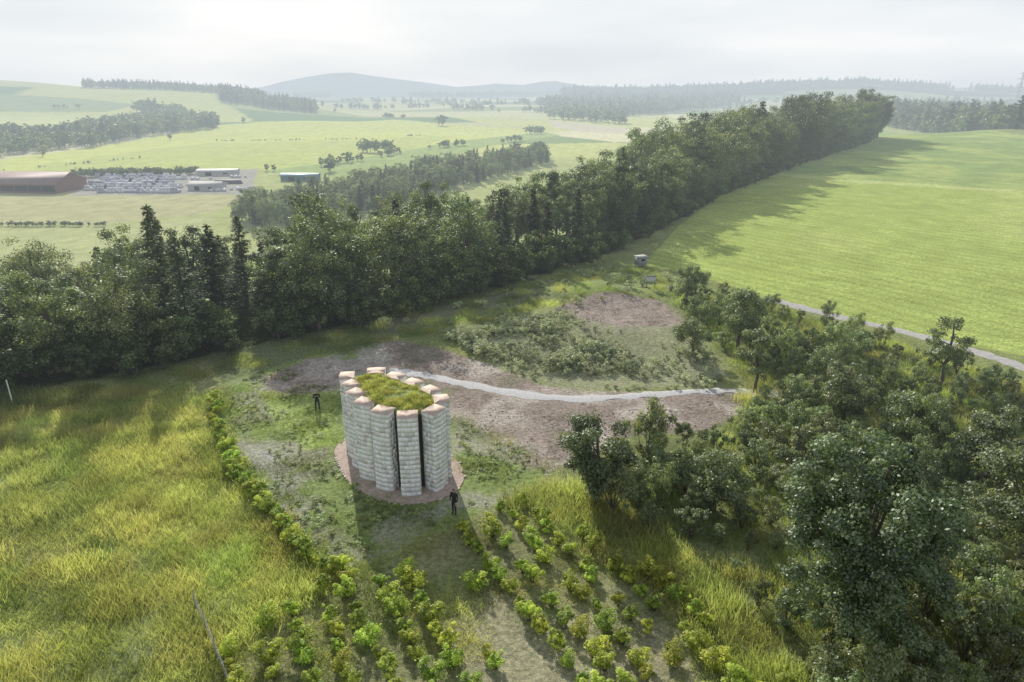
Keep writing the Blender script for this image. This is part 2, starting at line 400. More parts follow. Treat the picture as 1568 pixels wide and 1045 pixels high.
def conifer(name,H,Rr,nlf,leaf,mat,cb=.12):
    b=MB();t=np.linspace(0,1,6);b.tube(np.stack([0*t,0*t,t*H-.3*(t==0)],1),.016*H*(1-t)+.015,1,6)
    br=[];z=cb*H
    while z<H*.985:
        tt=(z/H-cb)/(1-cb);L=Rr*(1-tt)**.6*R.uniform(.75,1.2)+.12
        for k in range(7):
            q=R.uniform(0,6.28);l=L*R.uniform(.6,1.15);br.append((z+R.uniform(-.2,.2),q,l))
        z+=H*.035
    br=np.array(br);w=R.choice(len(br),nlf,p=br[:,2]/br[:,2].sum());u=R.rand(nlf)**.6
    l=br[w,2]*u;q=br[w,1]+R.normal(size=nlf)*.12
    c=np.stack([np.cos(q)*l,np.sin(q)*l,br[w,0]-l*.2+.16*l*u+R.normal(size=nlf)*.1],1)
    td=np.stack([np.cos(q),np.sin(q),-.25+0*q],1)+R.normal(size=(nlf,3))*.35
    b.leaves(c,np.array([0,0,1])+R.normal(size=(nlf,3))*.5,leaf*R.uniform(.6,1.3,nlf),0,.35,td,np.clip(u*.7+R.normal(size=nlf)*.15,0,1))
    return b.obj(name,[mat,M_bark],link=False,attr=True)
def grasst(name,n,rad,hh,mat,w=.014):
    b=MB();p=rdir(n)[:,:2]*rad*(R.rand(n,1)**.5);cl=vnoise(p[:,0]*2.2+hh*99,p[:,1]*2.2,int(hh*100))
    ht=hh*R.uniform(.5,1.2,n)*(.6+.8*cl);a=R.uniform(0,6.28,n)
    ln=np.stack([np.cos(a),np.sin(a)],1)*(ht*R.uniform(.25,.9,n))[:,None];q=R.uniform(0,6.28,n);s=np.stack([np.cos(q),np.sin(q)],1)*w
    z0=np.full((n,1),-.03)
    V=np.stack([np.hstack([p-s,z0]),np.hstack([p+s,z0]),np.hstack([p+ln+s*.35,ht[:,None]]),np.hstack([p+ln-s*.35,ht[:,None]])],1)
    b.add(V.reshape(-1,3),np.arange(4*n).reshape(-1,4),0,np.repeat(np.clip(.5+R.normal(size=n)*.22+(cl-.5)*.5,0,1),4));return b.obj(name,[mat],link=False,attr=True)
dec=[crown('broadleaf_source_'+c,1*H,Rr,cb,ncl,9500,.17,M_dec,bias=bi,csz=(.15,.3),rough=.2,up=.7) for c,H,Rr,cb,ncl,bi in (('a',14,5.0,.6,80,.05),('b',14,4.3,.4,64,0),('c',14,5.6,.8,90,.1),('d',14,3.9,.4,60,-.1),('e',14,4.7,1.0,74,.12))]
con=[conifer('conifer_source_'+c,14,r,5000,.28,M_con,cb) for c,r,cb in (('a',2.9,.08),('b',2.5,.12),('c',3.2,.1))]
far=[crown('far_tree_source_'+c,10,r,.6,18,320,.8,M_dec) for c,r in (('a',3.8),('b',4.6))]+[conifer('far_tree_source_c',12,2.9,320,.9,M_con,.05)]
bsh=[crown('bush_source_'+c,3,r,.1,34,3400,.08,M_grn,False,rough=.35,csz=(.14,.3)) for c,r in (('a',1.5),('b',1.9),('c',1.2),('d',1.6))]
brm=[crown('bramble_source_'+c,1,r,.0,14,600,.075,M_pale,False,up=1) for c,r in (('a',.9),('b',1.2),('c',.7))]
M_weed=foliage('leaf_weed',(.15,.20,.07),(.23,.29,.10),(.33,.38,.15),.4,.04)
wed=[crown('weed_source_'+c,.6,r,.0,12,260,.07,M_weed,False,up=1.2) for c,r in (('a',.6),('b',.45))]
sap=[crown('sapling_source_'+c,1,r,.0,22,1100,.052,M_sap,False,rough=.12,csz=(.22,.38),up=1.2,bias=.0) for c,r in (('a',.48),('b',.55),('c',.43))]
grs=[grasst('grass_source_'+c,650,1.6,hh,mt) for c,hh,mt in (('a',.45,M_grass),('b',.38,M_grass),('c',.42,M_grassD),('d',.3,M_grassD))]
def hz(P): return np.column_stack([P[:,0],P[:,1],h(P[:,0],P[:,1])])
def inpoly(Pw,n):
    lo=Pw.min(0);hi=Pw.max(0);Q=R.uniform(lo,hi,(n,2));return Q[pip(Pw,Q[:,0],Q[:,1])]
def thin(P,d):
    out=[];g={}
    for p in P:
        k=(int(p[0]//d),int(p[1]//d));ok=True
        for i in (-1,0,1):
            for j in (-1,0,1):
                for q in g.get((k[0]+i,k[1]+j),()):
                    if (q[0]-p[0])**2+(q[1]-p[1])**2<d*d: ok=False
        if ok: out.append(p);g.setdefault(k,[]).append(p)
    return np.array(out)
# main forest belt
Q=R.uniform((-110,30),(178,380),(60000,2));s=(Q[:,1]-Yf(Q[:,0]))
sl=np.interp(Q[:,0],[-130,-42,11,48,178],[.9,.85,.78,.6,.6]);s=s*sl
dep=np.interp(Q[:,0],[-130,-42,0,48,178],[34,34,36,38,50])
Q=Q[(s>1.5)&(s<dep)]
Q=thin(Q,4.5);s=(Q[:,1]-Yf(Q[:,0]))
H=np.interp(Q[:,0],[-130,-50,-40,-25,0,20,80,170],[8.4,8.8,10.2,11.8,12.6,14.2,17.5,20])*R.uniform(.66,1.15,len(Q))*(.84+.34*vnoise(Q[:,0]/18,Q[:,1]/18,66))
H*=np.interp(s,[0,4,8],[.85,.97,1]);sc=H/14
isc=(vnoise(Q[:,0]/11,Q[:,1]/11,61)>.76)&(Q[:,0]<30)|(R.rand(len(Q))<.04)
wf=np.maximum(sc,.72)*.95
wsc=np.column_stack([wf*R.uniform(.85,1.15,len(Q)),wf*R.uniform(.85,1.15,len(Q)),sc])
P=hz(Q);P[:,2]-=.2
scatter('forest_belt_broadleaf',dec,P[~isc],R.uniform(0,6.28,(~isc).sum()),wsc[~isc])
scatter('forest_belt_conifers',con,P[isc],R.uniform(0,6.28,isc.sum()),wsc[isc])
M_und=foliage('leaf_understory',(.04,.064,.026),(.085,.12,.045),(.14,.18,.07),.4,.05)
und=[crown('understory_source_'+c,4,r,.1,30,2600,.13,M_und,False,rough=.35) for c,r in (('a',2.2),('b',1.8))]
t=R.uniform(-100,165,420);E=np.column_stack([t,Yf(t)+R.uniform(-2.,5,len(t))]);
scatter('forest_edge_shrubs',und,hz(E),R.uniform(0,6.28,len(E)),R.uniform(.4,1.35,len(E)))
# strip of wood behind the belt
A=W([(352,345),(420,352),(480,348),(600,322),(700,290),(800,262),(840,250),(830,236),(760,246),(640,268),(520,296),(400,322)])
Q=thin(inpoly(A,9000),4.2);P=hz(Q);g=R.rand(len(P))<.3
scatter('spruce_plantation',[o.copy() for o in con],P[g],R.uniform(0,6.28,g.sum()),R.uniform(.55,.8,g.sum()))
scatter('valley_wood',[o.copy() for o in dec],P[~g],R.uniform(0,6.28,(~g).sum()),R.uniform(.42,.8,(~g).sum()))
# distant trees
fp=[];fs=[];fi=[]
def _add(Q,s0,s1,cf):
    fp.append(Q);fs.append(R.uniform(s0,s1,len(Q)));fi.append(np.where(R.rand(len(Q))<cf,2,R.randint(0,2,len(Q))))
def farpoly(px,n,d,s0,s1,cf=.2): _add(thin(inpoly(W(px),n),d),s0,s1,cf)
def farbox(p0,p1,y0,y1,n,d,s0,s1,th=0,cf=.35,ns=160):
    yy=R.uniform(y0,y1,n);a=R.uniform(azi(p0),azi(p1),n);Q=thin(np.column_stack([a*yy,yy]),d)
    if th: Q=Q[vnoise(Q[:,0]/ns,Q[:,1]/ns,91)>th]
    _add(Q,s0,s1,cf)
def farline(px,sp_,wd,s0,s1,cf=0.,th=.0):
    P=W(px)
    for i in range(len(P)-1):
        n=max(1,int(np.linalg.norm(P[i+1]-P[i])/sp_));t=R.rand(n)[:,None];Q=P[i]+(P[i+1]-P[i])*t+R.normal(size=(n,2))*wd
        if th: Q=Q[vnoise(Q[:,0]/(sp_*7),Q[:,1]/(sp_*7),int(px[0][0]))>th]
        if len(Q): _add(Q,s0,s1,cf)
farpoly([(-60,216),(0,208),(80,210),(170,190),(250,180),(330,184),(335,196),(230,208),(140,226),(60,234),(-60,248)],2600,5,.7,1.5,.05)
farline([(222,172),(245,178)],3,4,1.6,2.2);farline([(250,172),(285,184)],5,8,1.2,1.7)
farline([(550,232),(575,234),(606,231)],2.6,2.2,.7,1.05);farline([(672,192),(682,193)],6,1,1.3,1.6)
farline([(805,205),(832,206)],4,3,.8,1.0)
farbox(130,336,1330,1420,2500,7,1.0,1.5);farbox(338,400,1180,1420,1800,7,1.2,1.9);farbox(395,480,1150,1330,1500,7,1.0,1.7)
for px in ([(83,166),(120,167)],[(366,189),(376,189)],[(512,172),(520,172)],[(590,180),(620,181)],[(60,240),(75,240)],[(255,214),(262,214)]):
    farline(px,6,3,.4,.9,0,.3)
farline([(490,163),(620,166),(760,171),(870,176)],4,14,.6,1.5,.1,.55)
farline([(500,156),(700,160),(860,164)],6,30,.9,1.8,.2,.4)
farbox(450,880,2600,3300,5000,16,1.4,2.4,.5,.3,300)
farline([(0,346),(165,346)],.8,.3,.14,.2)
farline([(112,271),(298,266)],1.2,.8,.4,.5);farline([(112,272),(298,267)],1.2,.8,.36,.5)
farline([(430,266),(520,250),(560,245)],3,1.5,.25,.75,0,.45);farline([(500,262),(512,264)],3,2,.7,.9)
farline([(395,262),(480,262)],4,1,.2,.45,0,.4)
farline([(330,216),(560,214),(720,206)],2.5,.6,.08,.22,0,.35);farline([(0,205),(-200,225)],8,5,.7,1)
farline([(0,262),(90,254),(240,240)],2,.6,.08,.2,0,.35)
farline([(560,244),(640,230),(800,216)],4,2,.25,.7,0,.55)
# right horizon
farpoly([(1335,190),(1568,199),(2000,205),(2000,185),(1568,184),(1350,176)],9000,5.0,.8,1.9,.25)
farpoly([(820,158),(880,148),(1000,150),(1130,146),(1130,158),(1000,176),(900,183),(850,178)],9000,10,1.0,2.0)
farbox(860,2000,2250,2420,9000,10,1.0,2.6,.18);farbox(1000,2000,1300,1700,6000,14,1.2,1.9,.5)
farline([(850,182),(960,190)],5,8,.9,1.7)
FP=np.concatenate(fp);FS=np.concatenate(fs)
scatter('distant_trees',far,hz(FP),R.uniform(0,6.28,len(FP)),FS,np.concatenate(fi))
# ------------------------------------------------------------------ shrub slope right
SZ=W([(1030,445),(1180,476),(1300,512),(1430,560),(1568,600),(1900,700),(1900,1100),(1568,1100),(1300,1120),(1210,1010),(1090,880),(960,790),(900,770),(930,710),(1050,680),(1150,660),(1170,600),(1120,545),(1060,490)])
Q=thin(inpoly(SZ,9000),1.5)
n=fbm(Q[:,0]/5,Q[:,1]/5,71,2);Q=Q[n>.35];n=n[n>.35]
sc=.24+.95*np.clip(n-.35,0,.4)*R.uniform(.5,1.9,len(Q))+.2*R.rand(len(Q))
sc=np.where(Q[:,0]>16,sc*1.12,sc)
scatter('shrub_thicket',[o.copy() for o in bsh],hz(Q),R.uniform(0,6.28,len(Q)),np.column_stack([sc,sc,sc*R.uniform(.9,1.7,len(Q))]))
def place(o,px,py,s=1,rz=0,name=None):
    x,y=hit(px,py);o.location=(x,y,float(h(x,y))-.05);o.scale=(s,s,s);o.rotation_euler[2]=rz;return o
M_big=foliage('leaf_oak',(.04,.068,.028),(.09,.13,.05),(.16,.21,.095),.4,.09,.9,1.1)
M_tr=foliage('leaf_ash',(.08,.11,.05),(.15,.195,.085),(.24,.28,.14),.42,.08,.85,1.15)
place(crown('oak_tree',11,3.8,.6,120,52000,.082,M_big,link=True,rough=.18,csz=(.12,.23)),1300,985)
place(crown('oak_tree',6.4,2.4,.3,50,15000,.085,M_big,link=True,rough=.15),912,772)
place(crown('ash_tree',7.5,3.0,.8,60,22000,.09,M_tr,link=True),1560,880)
place(crown('ash_tree',7.0,2.3,.6,44,10000,.09,M_tr,link=True),1130,535)
place(crown('birch_tree',6.5,1.9,1.2,34,4500,.10,M_tr,link=True),1440,590)
place(crown('hazel_tree',4.2,2.0,.2,40,9000,.085,M_tr,link=True),1095,780)
place(crown('hazel_tree',4.6,2.2,.3,40,9000,.085,M_tr,link=True),1390,690,1.0)
place(crown('hazel_tree',4.6,2.0,.3,34,8000,.085,M_tr,link=True),1060,545,.85)
place(crown('ash_tree',5.5,2.2,.4,40,9000,.09,M_tr,link=True),1290,650)
place(crown('ash_tree',5.6,2.2,.4,40,9000,.09,M_tr,link=True),1500,740,1.0)
place(crown('willow_tree',5.5,1.5,.8,30,4500,.085,M_tr,link=True),1155,600)
# ------------------------------------------------------------------ brambles on spoil heap
Q=thin(inpoly(W([(680,515),(760,488),(850,476),(900,505),(1000,514),(1060,505),(1105,560),(1095,592),(960,598),(830,588),(740,552)]),8000),.7)
n=fbm(Q[:,0]/3,Q[:,1]/3,73,2);Q=Q[n>.38];n=n[n>.38]
scatter('bramble_patch',brm,hz(Q),R.uniform(0,6.28,len(Q)),.2+R.uniform(.2,1.1,len(Q))*np.clip((n-.3)*2.4,.1,1))
Q=thin(inpoly(W([(540,515),(700,470),(860,410),(1000,400),(1060,450),(860,470),(700,500),(600,525)]),2500),1.3);Q=Q[R.rand(len(Q))<.5]
scatter('verge_weeds',[o.copy() for o in brm+wed],hz(Q),R.uniform(0,6.28,len(Q)),R.uniform(.3,1.,len(Q)))
CL=[(345,595),(420,560),(520,600),(530,690),(560,760),(640,785),(700,755),(700,640),(840,715),(760,775),(700,790),(560,860),(480,845),(400,760),(355,680)]
Q=thin(inpoly(W(CL),9000),.5);Q=Q[fbm(Q[:,0]/2.2,Q[:,1]/2.2,83,3)>.5]
scatter('clearing_weeds',[o.copy() for o in wed],hz(Q),R.uniform(0,6.28,len(Q)),np.column_stack([R.uniform(.2,.7,len(Q))]*2+[R.uniform(.15,.45,len(Q))]))
# clods and stones on the bare earth
M_clod=solid('soil_clod',(.36,.31,.27),.95,.35,1.5)
clod=[]
for c in 'ab':
    b=MB()
    for k in range(9):
        p=R.uniform(-.9,.9,2);r=R.uniform(.02,.07);b.tube([(p[0]-r,p[1],r*.3),(p[0]-r*.6,p[1],r*.35),(p[0]+r*.5,p[1]+r*.2,r*.3),(p[0]+r,p[1],r*.2)],[.01,r*.7,r*.8,.01],0,5)
    clod.append(b.obj('clod_source_'+c,[M_clod],link=False))
Q=np.concatenate([inpoly(W([(420,575),(480,550),(545,555),(600,525),(680,540),(740,560),(820,592),(900,604),(1130,600),(1130,635),(960,662),(840,712),(740,660),(690,620),(600,572)]),800),inpoly(W([(860,470),(930,450),(1010,465),(1050,490),(900,503)]),350)])
Q=Q[(dline(W(PATH),Q[:,0],Q[:,1])>1.7)&(fbm(Q[:,0]/2,Q[:,1]/2,15,2)>.48)]
scatter('soil_clods',clod,hz(Q),R.uniform(0,6.28,len(Q)),R.uniform(.6,1.3,len(Q)))
# hedge + saplings
HL=W([(325,618),(338,665),(372,742),(425,800),(470,850),(520,885)]);hp=[]
for i in range(len(HL)-1):
    n=int(np.linalg.norm(HL[i+1]-HL[i])/.5);hp+=[HL[i]+(HL[i+1]-HL[i])*k/n+R.normal(size=2)*.2 for k in range(n)]
hp=np.array(hp);scatter('young_hedge',[o.copy() for o in sap],hz(hp),R.uniform(0,6.28,len(hp)),R.uniform(.6,1.2,len(hp)))
sp_=[]
for poly in ([(340,1000),(430,930),(520,870),(640,880),(700,960),(760,1010),(790,1100),(300,1130)],[(700,815),(790,765),(900,805),(1060,920),(1180,1010),(1240,1100),(860,1100),(800,960),(720,900)]):
    Pw=W(poly);lo=Pw.min(0);hi=Pw.max(0)
    gx,gy=np.meshgrid(np.arange(lo[0]-8,hi[0]+8,1.45),np.arange(lo[1]-8,hi[1]+8,1.08));gx=gx.ravel();gy=gy.ravel()
    c0=Pw.mean(0);a=math.radians(28);dx=gx-c0[0];dy=gy-c0[1];q=np.column_stack([c0[0]+dx*math.cos(a)-dy*math.sin(a),c0[1]+dx*math.sin(a)+dy*math.cos(a)])+R.normal(size=(len(gx),2))*.12
    q=q[pip(Pw,q[:,0],q[:,1])];q=q[R.rand(len(q))<(.95 if poly[0][0]==340 else .8)];sp_.append(q)
Q=np.concatenate(sp_);scatter('beech_saplings',sap,hz(Q),R.uniform(0,6.28,len(Q)),R.uniform(.7,1.28,len(Q)))
# grass
def grass(name,px,d,s0,s1,which,th=0):
    Q=thin(inpoly(W(px),9000),d)
    if th: Q=Q[fbm(Q[:,0]/2.5,Q[:,1]/2.5,81,3)>th]
    scatter(name,[grs[i].copy() for i in which],hz(Q),R.uniform(0,6.28,len(Q)),np.column_stack([np.full(len(Q),1.),np.full(len(Q),1.),R.uniform(s0,s1,len(Q))]))
grass('meadow_grass',[(-60,600),(140,600),(325,605),(340,680),(372,750),(430,815),(510,885),(430,930),(340,990),(310,1110),(-60,1110)],1.35,.5,1.3,[0,1,2])
grass('verge_grass',[(860,740),(930,770),(1060,880),(1230,1050),(1260,1110),(1180,1110),(1000,900),(850,800),(780,765)],1.4,.8,1.7,[0,2])
grass('thicket_grass',[(1020,445),(1180,470),(1568,590),(1620,1100),(1230,1100),(1060,880),(900,770),(1130,660),(1150,600)],1.9,.8,1.5,[1,2,3])
grass('short_grass',[(335,590),(420,600),(520,600),(530,690),(560,755),(640,775),(700,745),(700,640),(840,715),(760,775),(560,865),(480,850),(400,760),(350,680)],1.7,.2,.4,[2,3],.45)
grass('planted_ground_grass',[(340,1010),(440,930),(560,880),(700,810),(780,770),(880,800),(1070,930),(1250,1100),(300,1110)],1.9,.25,.6,[1,2],.45)
grass('forest_verge_grass',[(-20,620),(330,560),(540,500),(760,445),(860,420),(1000,410),(1020,440),(870,460),(700,500),(600,520),(420,560),(335,595)],1.9,.5,1.0,[2,3,0],.4)
# ------------------------------------------------------------------ tower
M_stone,nt=newmat('limestone');n1=noise(nt,7,4,rough=.7);at=N(nt,'ShaderNodeAttribute',attribute_name='tint')
c=ramp(nt,n1,[(.3,(.74,.76,.77)),(.55,(.85,.86,.86)),(.75,(.91,.91,.90))]);c=mixc(nt,1.0,c,at.outputs['Color'],'MULTIPLY')
p=N(nt,'ShaderNodeBsdfPrincipled');nt.links.new(c,p.inputs['Base Color']);p.inputs['Roughness'].default_value=.9
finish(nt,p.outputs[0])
M_joint=solid('mortar',(.68,.685,.67),.95)
M_cap=solid('terracotta_cap',(.56,.43,.355),.8,.15,5)
M_inner=solid('dark_inner_wall',(.06,.055,.05),.9)  # near-black wall set back behind the gaps between piers
M_sod=solid('roof_sod',(.22,.26,.09),.95,.35,3)
TH=5.45
tower=empty('stone_tower',(0,0,0))
PC=np.array([(-11.3,42.8),(-10.6,41.4),(-10.0,40.05),(-9.2,38.7),(-7.9,37.5),(-6.3,36.9),(-4.75,37.55),(-4.45,39.1),(-5.3,40.5),(-6.55,41.7),(-7.95,42.8),(-9.45,43.7)])
ctr=PC.mean(0)
def closed(P,n=72):
    P=P.copy()
    for _ in range(4):
        Qn=np.roll(P,-1,0);P=np.stack([.75*P+.25*Qn,.25*P+.75*Qn],1).reshape(-1,2)
    d=np.r_[0,np.cumsum(np.linalg.norm(np.roll(P,-1,0)-P,axis=1))];PP=np.vstack([P,P[:1]]);s=np.linspace(0,d[-1],n,endpoint=False)
    return np.column_stack([np.interp(s,d,PP[:,0]),np.interp(s,d,PP[:,1])])
CV=closed(PC);_t=np.roll(CV,-1,0)-np.roll(CV,1,0);_t/=np.linalg.norm(_t,axis=1,keepdims=True);CN=np.column_stack([_t[:,1],-_t[:,0]])
if ((CV-ctr)*CN).sum()<0: CN=-CN
for _ in range(3): CN=(np.roll(CN,1,0)+CN+np.roll(CN,-1,0));CN/=np.linalg.norm(CN,axis=1,keepdims=True)
piers=MB();caps=MB();tints=[];core=MB()
Wd=1.22
FPp=np.array([(-.50,-Wd/2),(.40,-Wd/2),(.48,0),(.40,Wd/2),(-.50,Wd/2)])
def prism(mb,loc,ang,fp,z0,z1,m=0):
    co,si=math.cos(ang),math.sin(ang);Pq=fp@np.array([[co,si],[-si,co]])+loc;n=len(fp)
    mid=Pq.mean(0)
    V=[(*p,z0) for p in Pq]+[(*p,z1) for p in Pq]+[(*mid,z0),(*mid,z1)]
    mb.add(V,[[i,(i+1)%n,n+(i+1)%n,n+i] for i in range(n)]+[[n,n+1,n+2,2*n+1],[n+2,n+3,n+4,2*n+1]],m)
    mb.add([V[n+4],V[n],V[2*n+1],((V[n+4][0]+V[2*n+1][0])/2,(V[n+4][1]+V[2*n+1][1])/2,z1)],[[0,1,2,3]],m)
for loc in PC:
    nrm=CN[np.argmin(np.linalg.norm(CV-loc,axis=1))]
    ang=math.atan2(nrm[1],nrm[0])+math.radians(9 if loc[0]<-7 else 4)
    if loc[0]<-9.0 and loc[1]<43.2: ang+=math.radians(18)
    prism(core,loc,ang,FPp+np.sign(FPp)*-.006,0,TH-.01)
    nc=17;ch=TH/nc;co,si=math.cos(ang),math.sin(ang);Rm=np.array([[co,si],[-si,co]])
    for r in range(nc):
        z=(r+.5)*ch
        for e in range(4):
            a=FPp[e];b_=FPp[e+1];ed=b_-a;Le=np.linalg.norm(ed);ed/=Le;nn=np.array([ed[1],-ed[0]])
            c1=R.uniform(.3,.7)
            cuts=[0,c1*Le,Le] if R.rand()<.7 else [0,.3*Le,.68*Le,Le]
            for j in range(len(cuts)-1):
                lo=cuts[j]+(.003 if j else 0);hi=cuts[j+1]-(.003 if j<len(cuts)-2 else 0)
                w_=hi-lo;c0=a+ed*(lo+hi)/2+nn*(-.05)
                q=c0@Rm+loc;an=ang+math.atan2(ed[1],ed[0])
                piers.box((q[0],q[1],z),(w_,.10,ch-.004),an,0)
                g=R.choice([.76,.88,1,1.04,1.08],p=[.1,.22,.36,.2,.12]);tn=(g*R.uniform(.98,1.04),g,g*R.uniform(.94,1.02));tints+=[tn]*8
                if R.rand()<.05:
                    q=(a+ed*(lo+w_*R.uniform(.2,.8))+nn*(.025))@Rm+loc
                    piers.box((q[0],q[1],z+R.uniform(-.05,.05)),(.13,.06,.11),an,0);tints+=[(.74,.58,.42)]*8
    prism(caps,loc,ang,FPp*np.array([1.05,1.03]),TH+.003,TH+.07)
po=piers.obj('piers',[M_stone]);a=po.data.attributes.new('tint','FLOAT_COLOR','POINT')
tv=np.ones((len(tints),4));tv[:,:3]=tints;a.data.foreach_set('color',tv.ravel());parent(po,tower)
parent(core.obj('pier_cores',[M_joint]),tower);co=caps.obj('cap_slabs',[M_cap]);parent(co,tower)
def ring(off,z0,z1,name,mat,cap=False,dome=0):
    P=CV+CN*off;n=len(P);b=MB()
    V=np.concatenate([np.column_stack([P,np.full(n,z0)]),np.column_stack([P,np.full(n,z1)])])
    b.add(V,[[i,(i+1)%n,n+(i+1)%n,n+i] for i in range(n)])
    if cap:
        rs=[1,.85,.65,.4,.15,.01]
        VV=np.concatenate([np.column_stack([ctr+(P-ctr)*r,np.full(n,z1)+dome*(1-r*r)+(R.rand(n)*.06*(r<1))]) for r in rs])
        b.add(VV,[[j*n+i,j*n+(i+1)%n,(j+1)*n+(i+1)%n,(j+1)*n+i] for j in range(len(rs)-1) for i in range(n)])
    return b.obj(name,[mat])
parent(ring(-.30,0,TH-.14,'inner_wall',M_inner),tower)
parent(ring(-.28,TH-.25,TH-.05,'sod_roof',M_sod,cap=True,dome=.12),tower)
RI=CV-CN*.45;Q=inpoly(RI,700)[:330]
M_rg=foliage('roof_grass_blades',(.17,.20,.06),(.26,.29,.09),(.38,.36,.15),.5,0)
rg=[grasst('roof_grass_source_'+c,60,.3,hh,M_rg) for c,hh in (('a',.24),('b',.16))]
ro=scatter('roof_grass',rg,np.column_stack([Q,np.full(len(Q),TH-.02)]),R.uniform(0,6.28,len(Q)),R.uniform(.5,1.2,len(Q)));parent(ro,tower)
M_pave=solid('reddish_grit',(.42,.33,.28),.95,.25,4)
ap=ring(1.45,-.1,.05,'tower_apron',M_pave,cap=True)
kb=MB();KP=CV+CN*1.48
for p in KP:
    if R.rand()<.5: kb.box((p[0],p[1],.02),(.15+R.rand()*.15,.14,.08),R.uniform(0,3),0)
ko=kb.obj('edging_stones',[solid('edging_stone',(.46,.41,.36),.9)]);parent(ko,tower);parent(ap,tower)
# ------------------------------------------------------------------ people
M_black=solid('black_clothes',(.018,.018,.022),.8,.3,8);M_skin=solid('skin',(.48,.30,.22),.6,.08);M_hair=solid('hair',(.05,.035,.025),.7);M_jeans=solid('dark_trousers',(.025,.028,.04),.85)
M_shoe=solid('shoes',(.03,.03,.03),.6)
def person(px,py,rz,arms,tilt=0,feet=.13):
    V=[(0,0,.96),(0,.005,1.16),(0,.0,1.38),(0,0,1.5),(0,.01,1.57),(0,.025,1.66),(0,.02,1.74)];rad=[.15,.125,.155,.06,.055,.088,.08]
    E=[(0,1),(1,2),(2,3),(3,4),(4,5),(5,6)]
    def add(p,r,par): V.append(tuple(p));rad.append(r);E.append((par,len(V)-1));return len(V)-1
    add((0,.115,1.655),.016,5)
    for sx in (-1,1): add((sx*.088,.015,1.66),.016,5)
    hands=[]
    for sx,(el,wr) in zip((-1,1),arms):
        hp_=add((sx*.1,0,.88),.1,0);kn=add((sx*(feet*.9),.03,.5),.066,hp_);an=add((sx*feet,-.01,.1),.046,kn);add((sx*(feet+.02),.15,.045),.042,an)
        sh=add((sx*.19,0,1.43),.066,2);e=add(el,.047,sh);w=add(wr,.03,e)
        d=np.array(wr)-np.array(el);d/=np.linalg.norm(d);sd=np.cross(d,[0,1,.2]);sd/=np.linalg.norm(sd);pm=np.array(wr)+d*.07;pa=add(pm,.032,w);hands.append(pm)
        for i,(o_,l_) in enumerate(((-.03,.065),(-.01,.08),(.01,.075),(.03,.06))):
            a1=add(pm+d*.035+sd*o_,.0095,pa);a2=add(pm+d*(.035+l_*.5)+sd*o_*1.15,.009,a1);add(pm+d*(.03+l_*.85)+sd*o_*1.1+np.array([0,.02,-.015]),.008,a2)
        tb=add(pm+sd*-.04*sx,.011,pa);add(pm+sd*-.06*sx+d*.04,.009,tb)
    me=bpy.data.meshes.new('b');me.from_pydata(V,E,[]);o=bpy.data.objects.new('b',me);scene.collection.objects.link(o)
    md=o.modifiers.new('s','SKIN');
    for i,sv in enumerate(me.skin_vertices[0].data): sv.radius=(rad[i],rad[i]*(.72 if i in(0,1,2) else 1));sv.use_root=(i==0)
    o.modifiers.new('u','SUBSURF').levels=2
    dg=bpy.context.evaluated_depsgraph_get();nm=bpy.data.meshes.new_from_object(o.evaluated_get(dg));bpy.data.objects.remove(o)
    for k in (M_black,M_jeans,M_skin,M_hair,M_shoe): nm.materials.append(k)
    for f in nm.polygons:
        c=f.center;k=0
        if c.z<.98: k=1
        if c.z<.09: k=4
        if c.z>1.52: k=2
        if c.z>1.7 or (c.z>1.58 and c.y<-.01): k=3
        for hp_ in hands:
            if (c-Vector(hp_)).length<.12: k=2
        f.material_index=k;f.use_smooth=True
    p=empty('person');b=bpy.data.objects.new('body',nm);scene.collection.objects.link(b);b.parent=p
    x,y=hit(px,py);p.location=(x,y,float(h(x,y))+.01);p.rotation_euler[2]=rz;return p
pa=person(487,629,math.radians(200),(((-.27,.1,1.2),(-.1,.3,1.38)),((.27,.1,1.2),(.1,.3,1.38))),feet=.15)
cb=MB();cb.box((0,.37,1.5),(.14,.07,.1));cb.tube([(0,.4,1.5),(0,.48,1.5)],[.04,.045],0,10);c_=cb.obj('camera_body',[M_black]);c_.parent=pa
person(696,787,math.radians(150),(((-.25,-.02,1.14),(-.24,.1,.9)),((.25,-.02,1.14),(.24,.1,.9))),feet=.1)
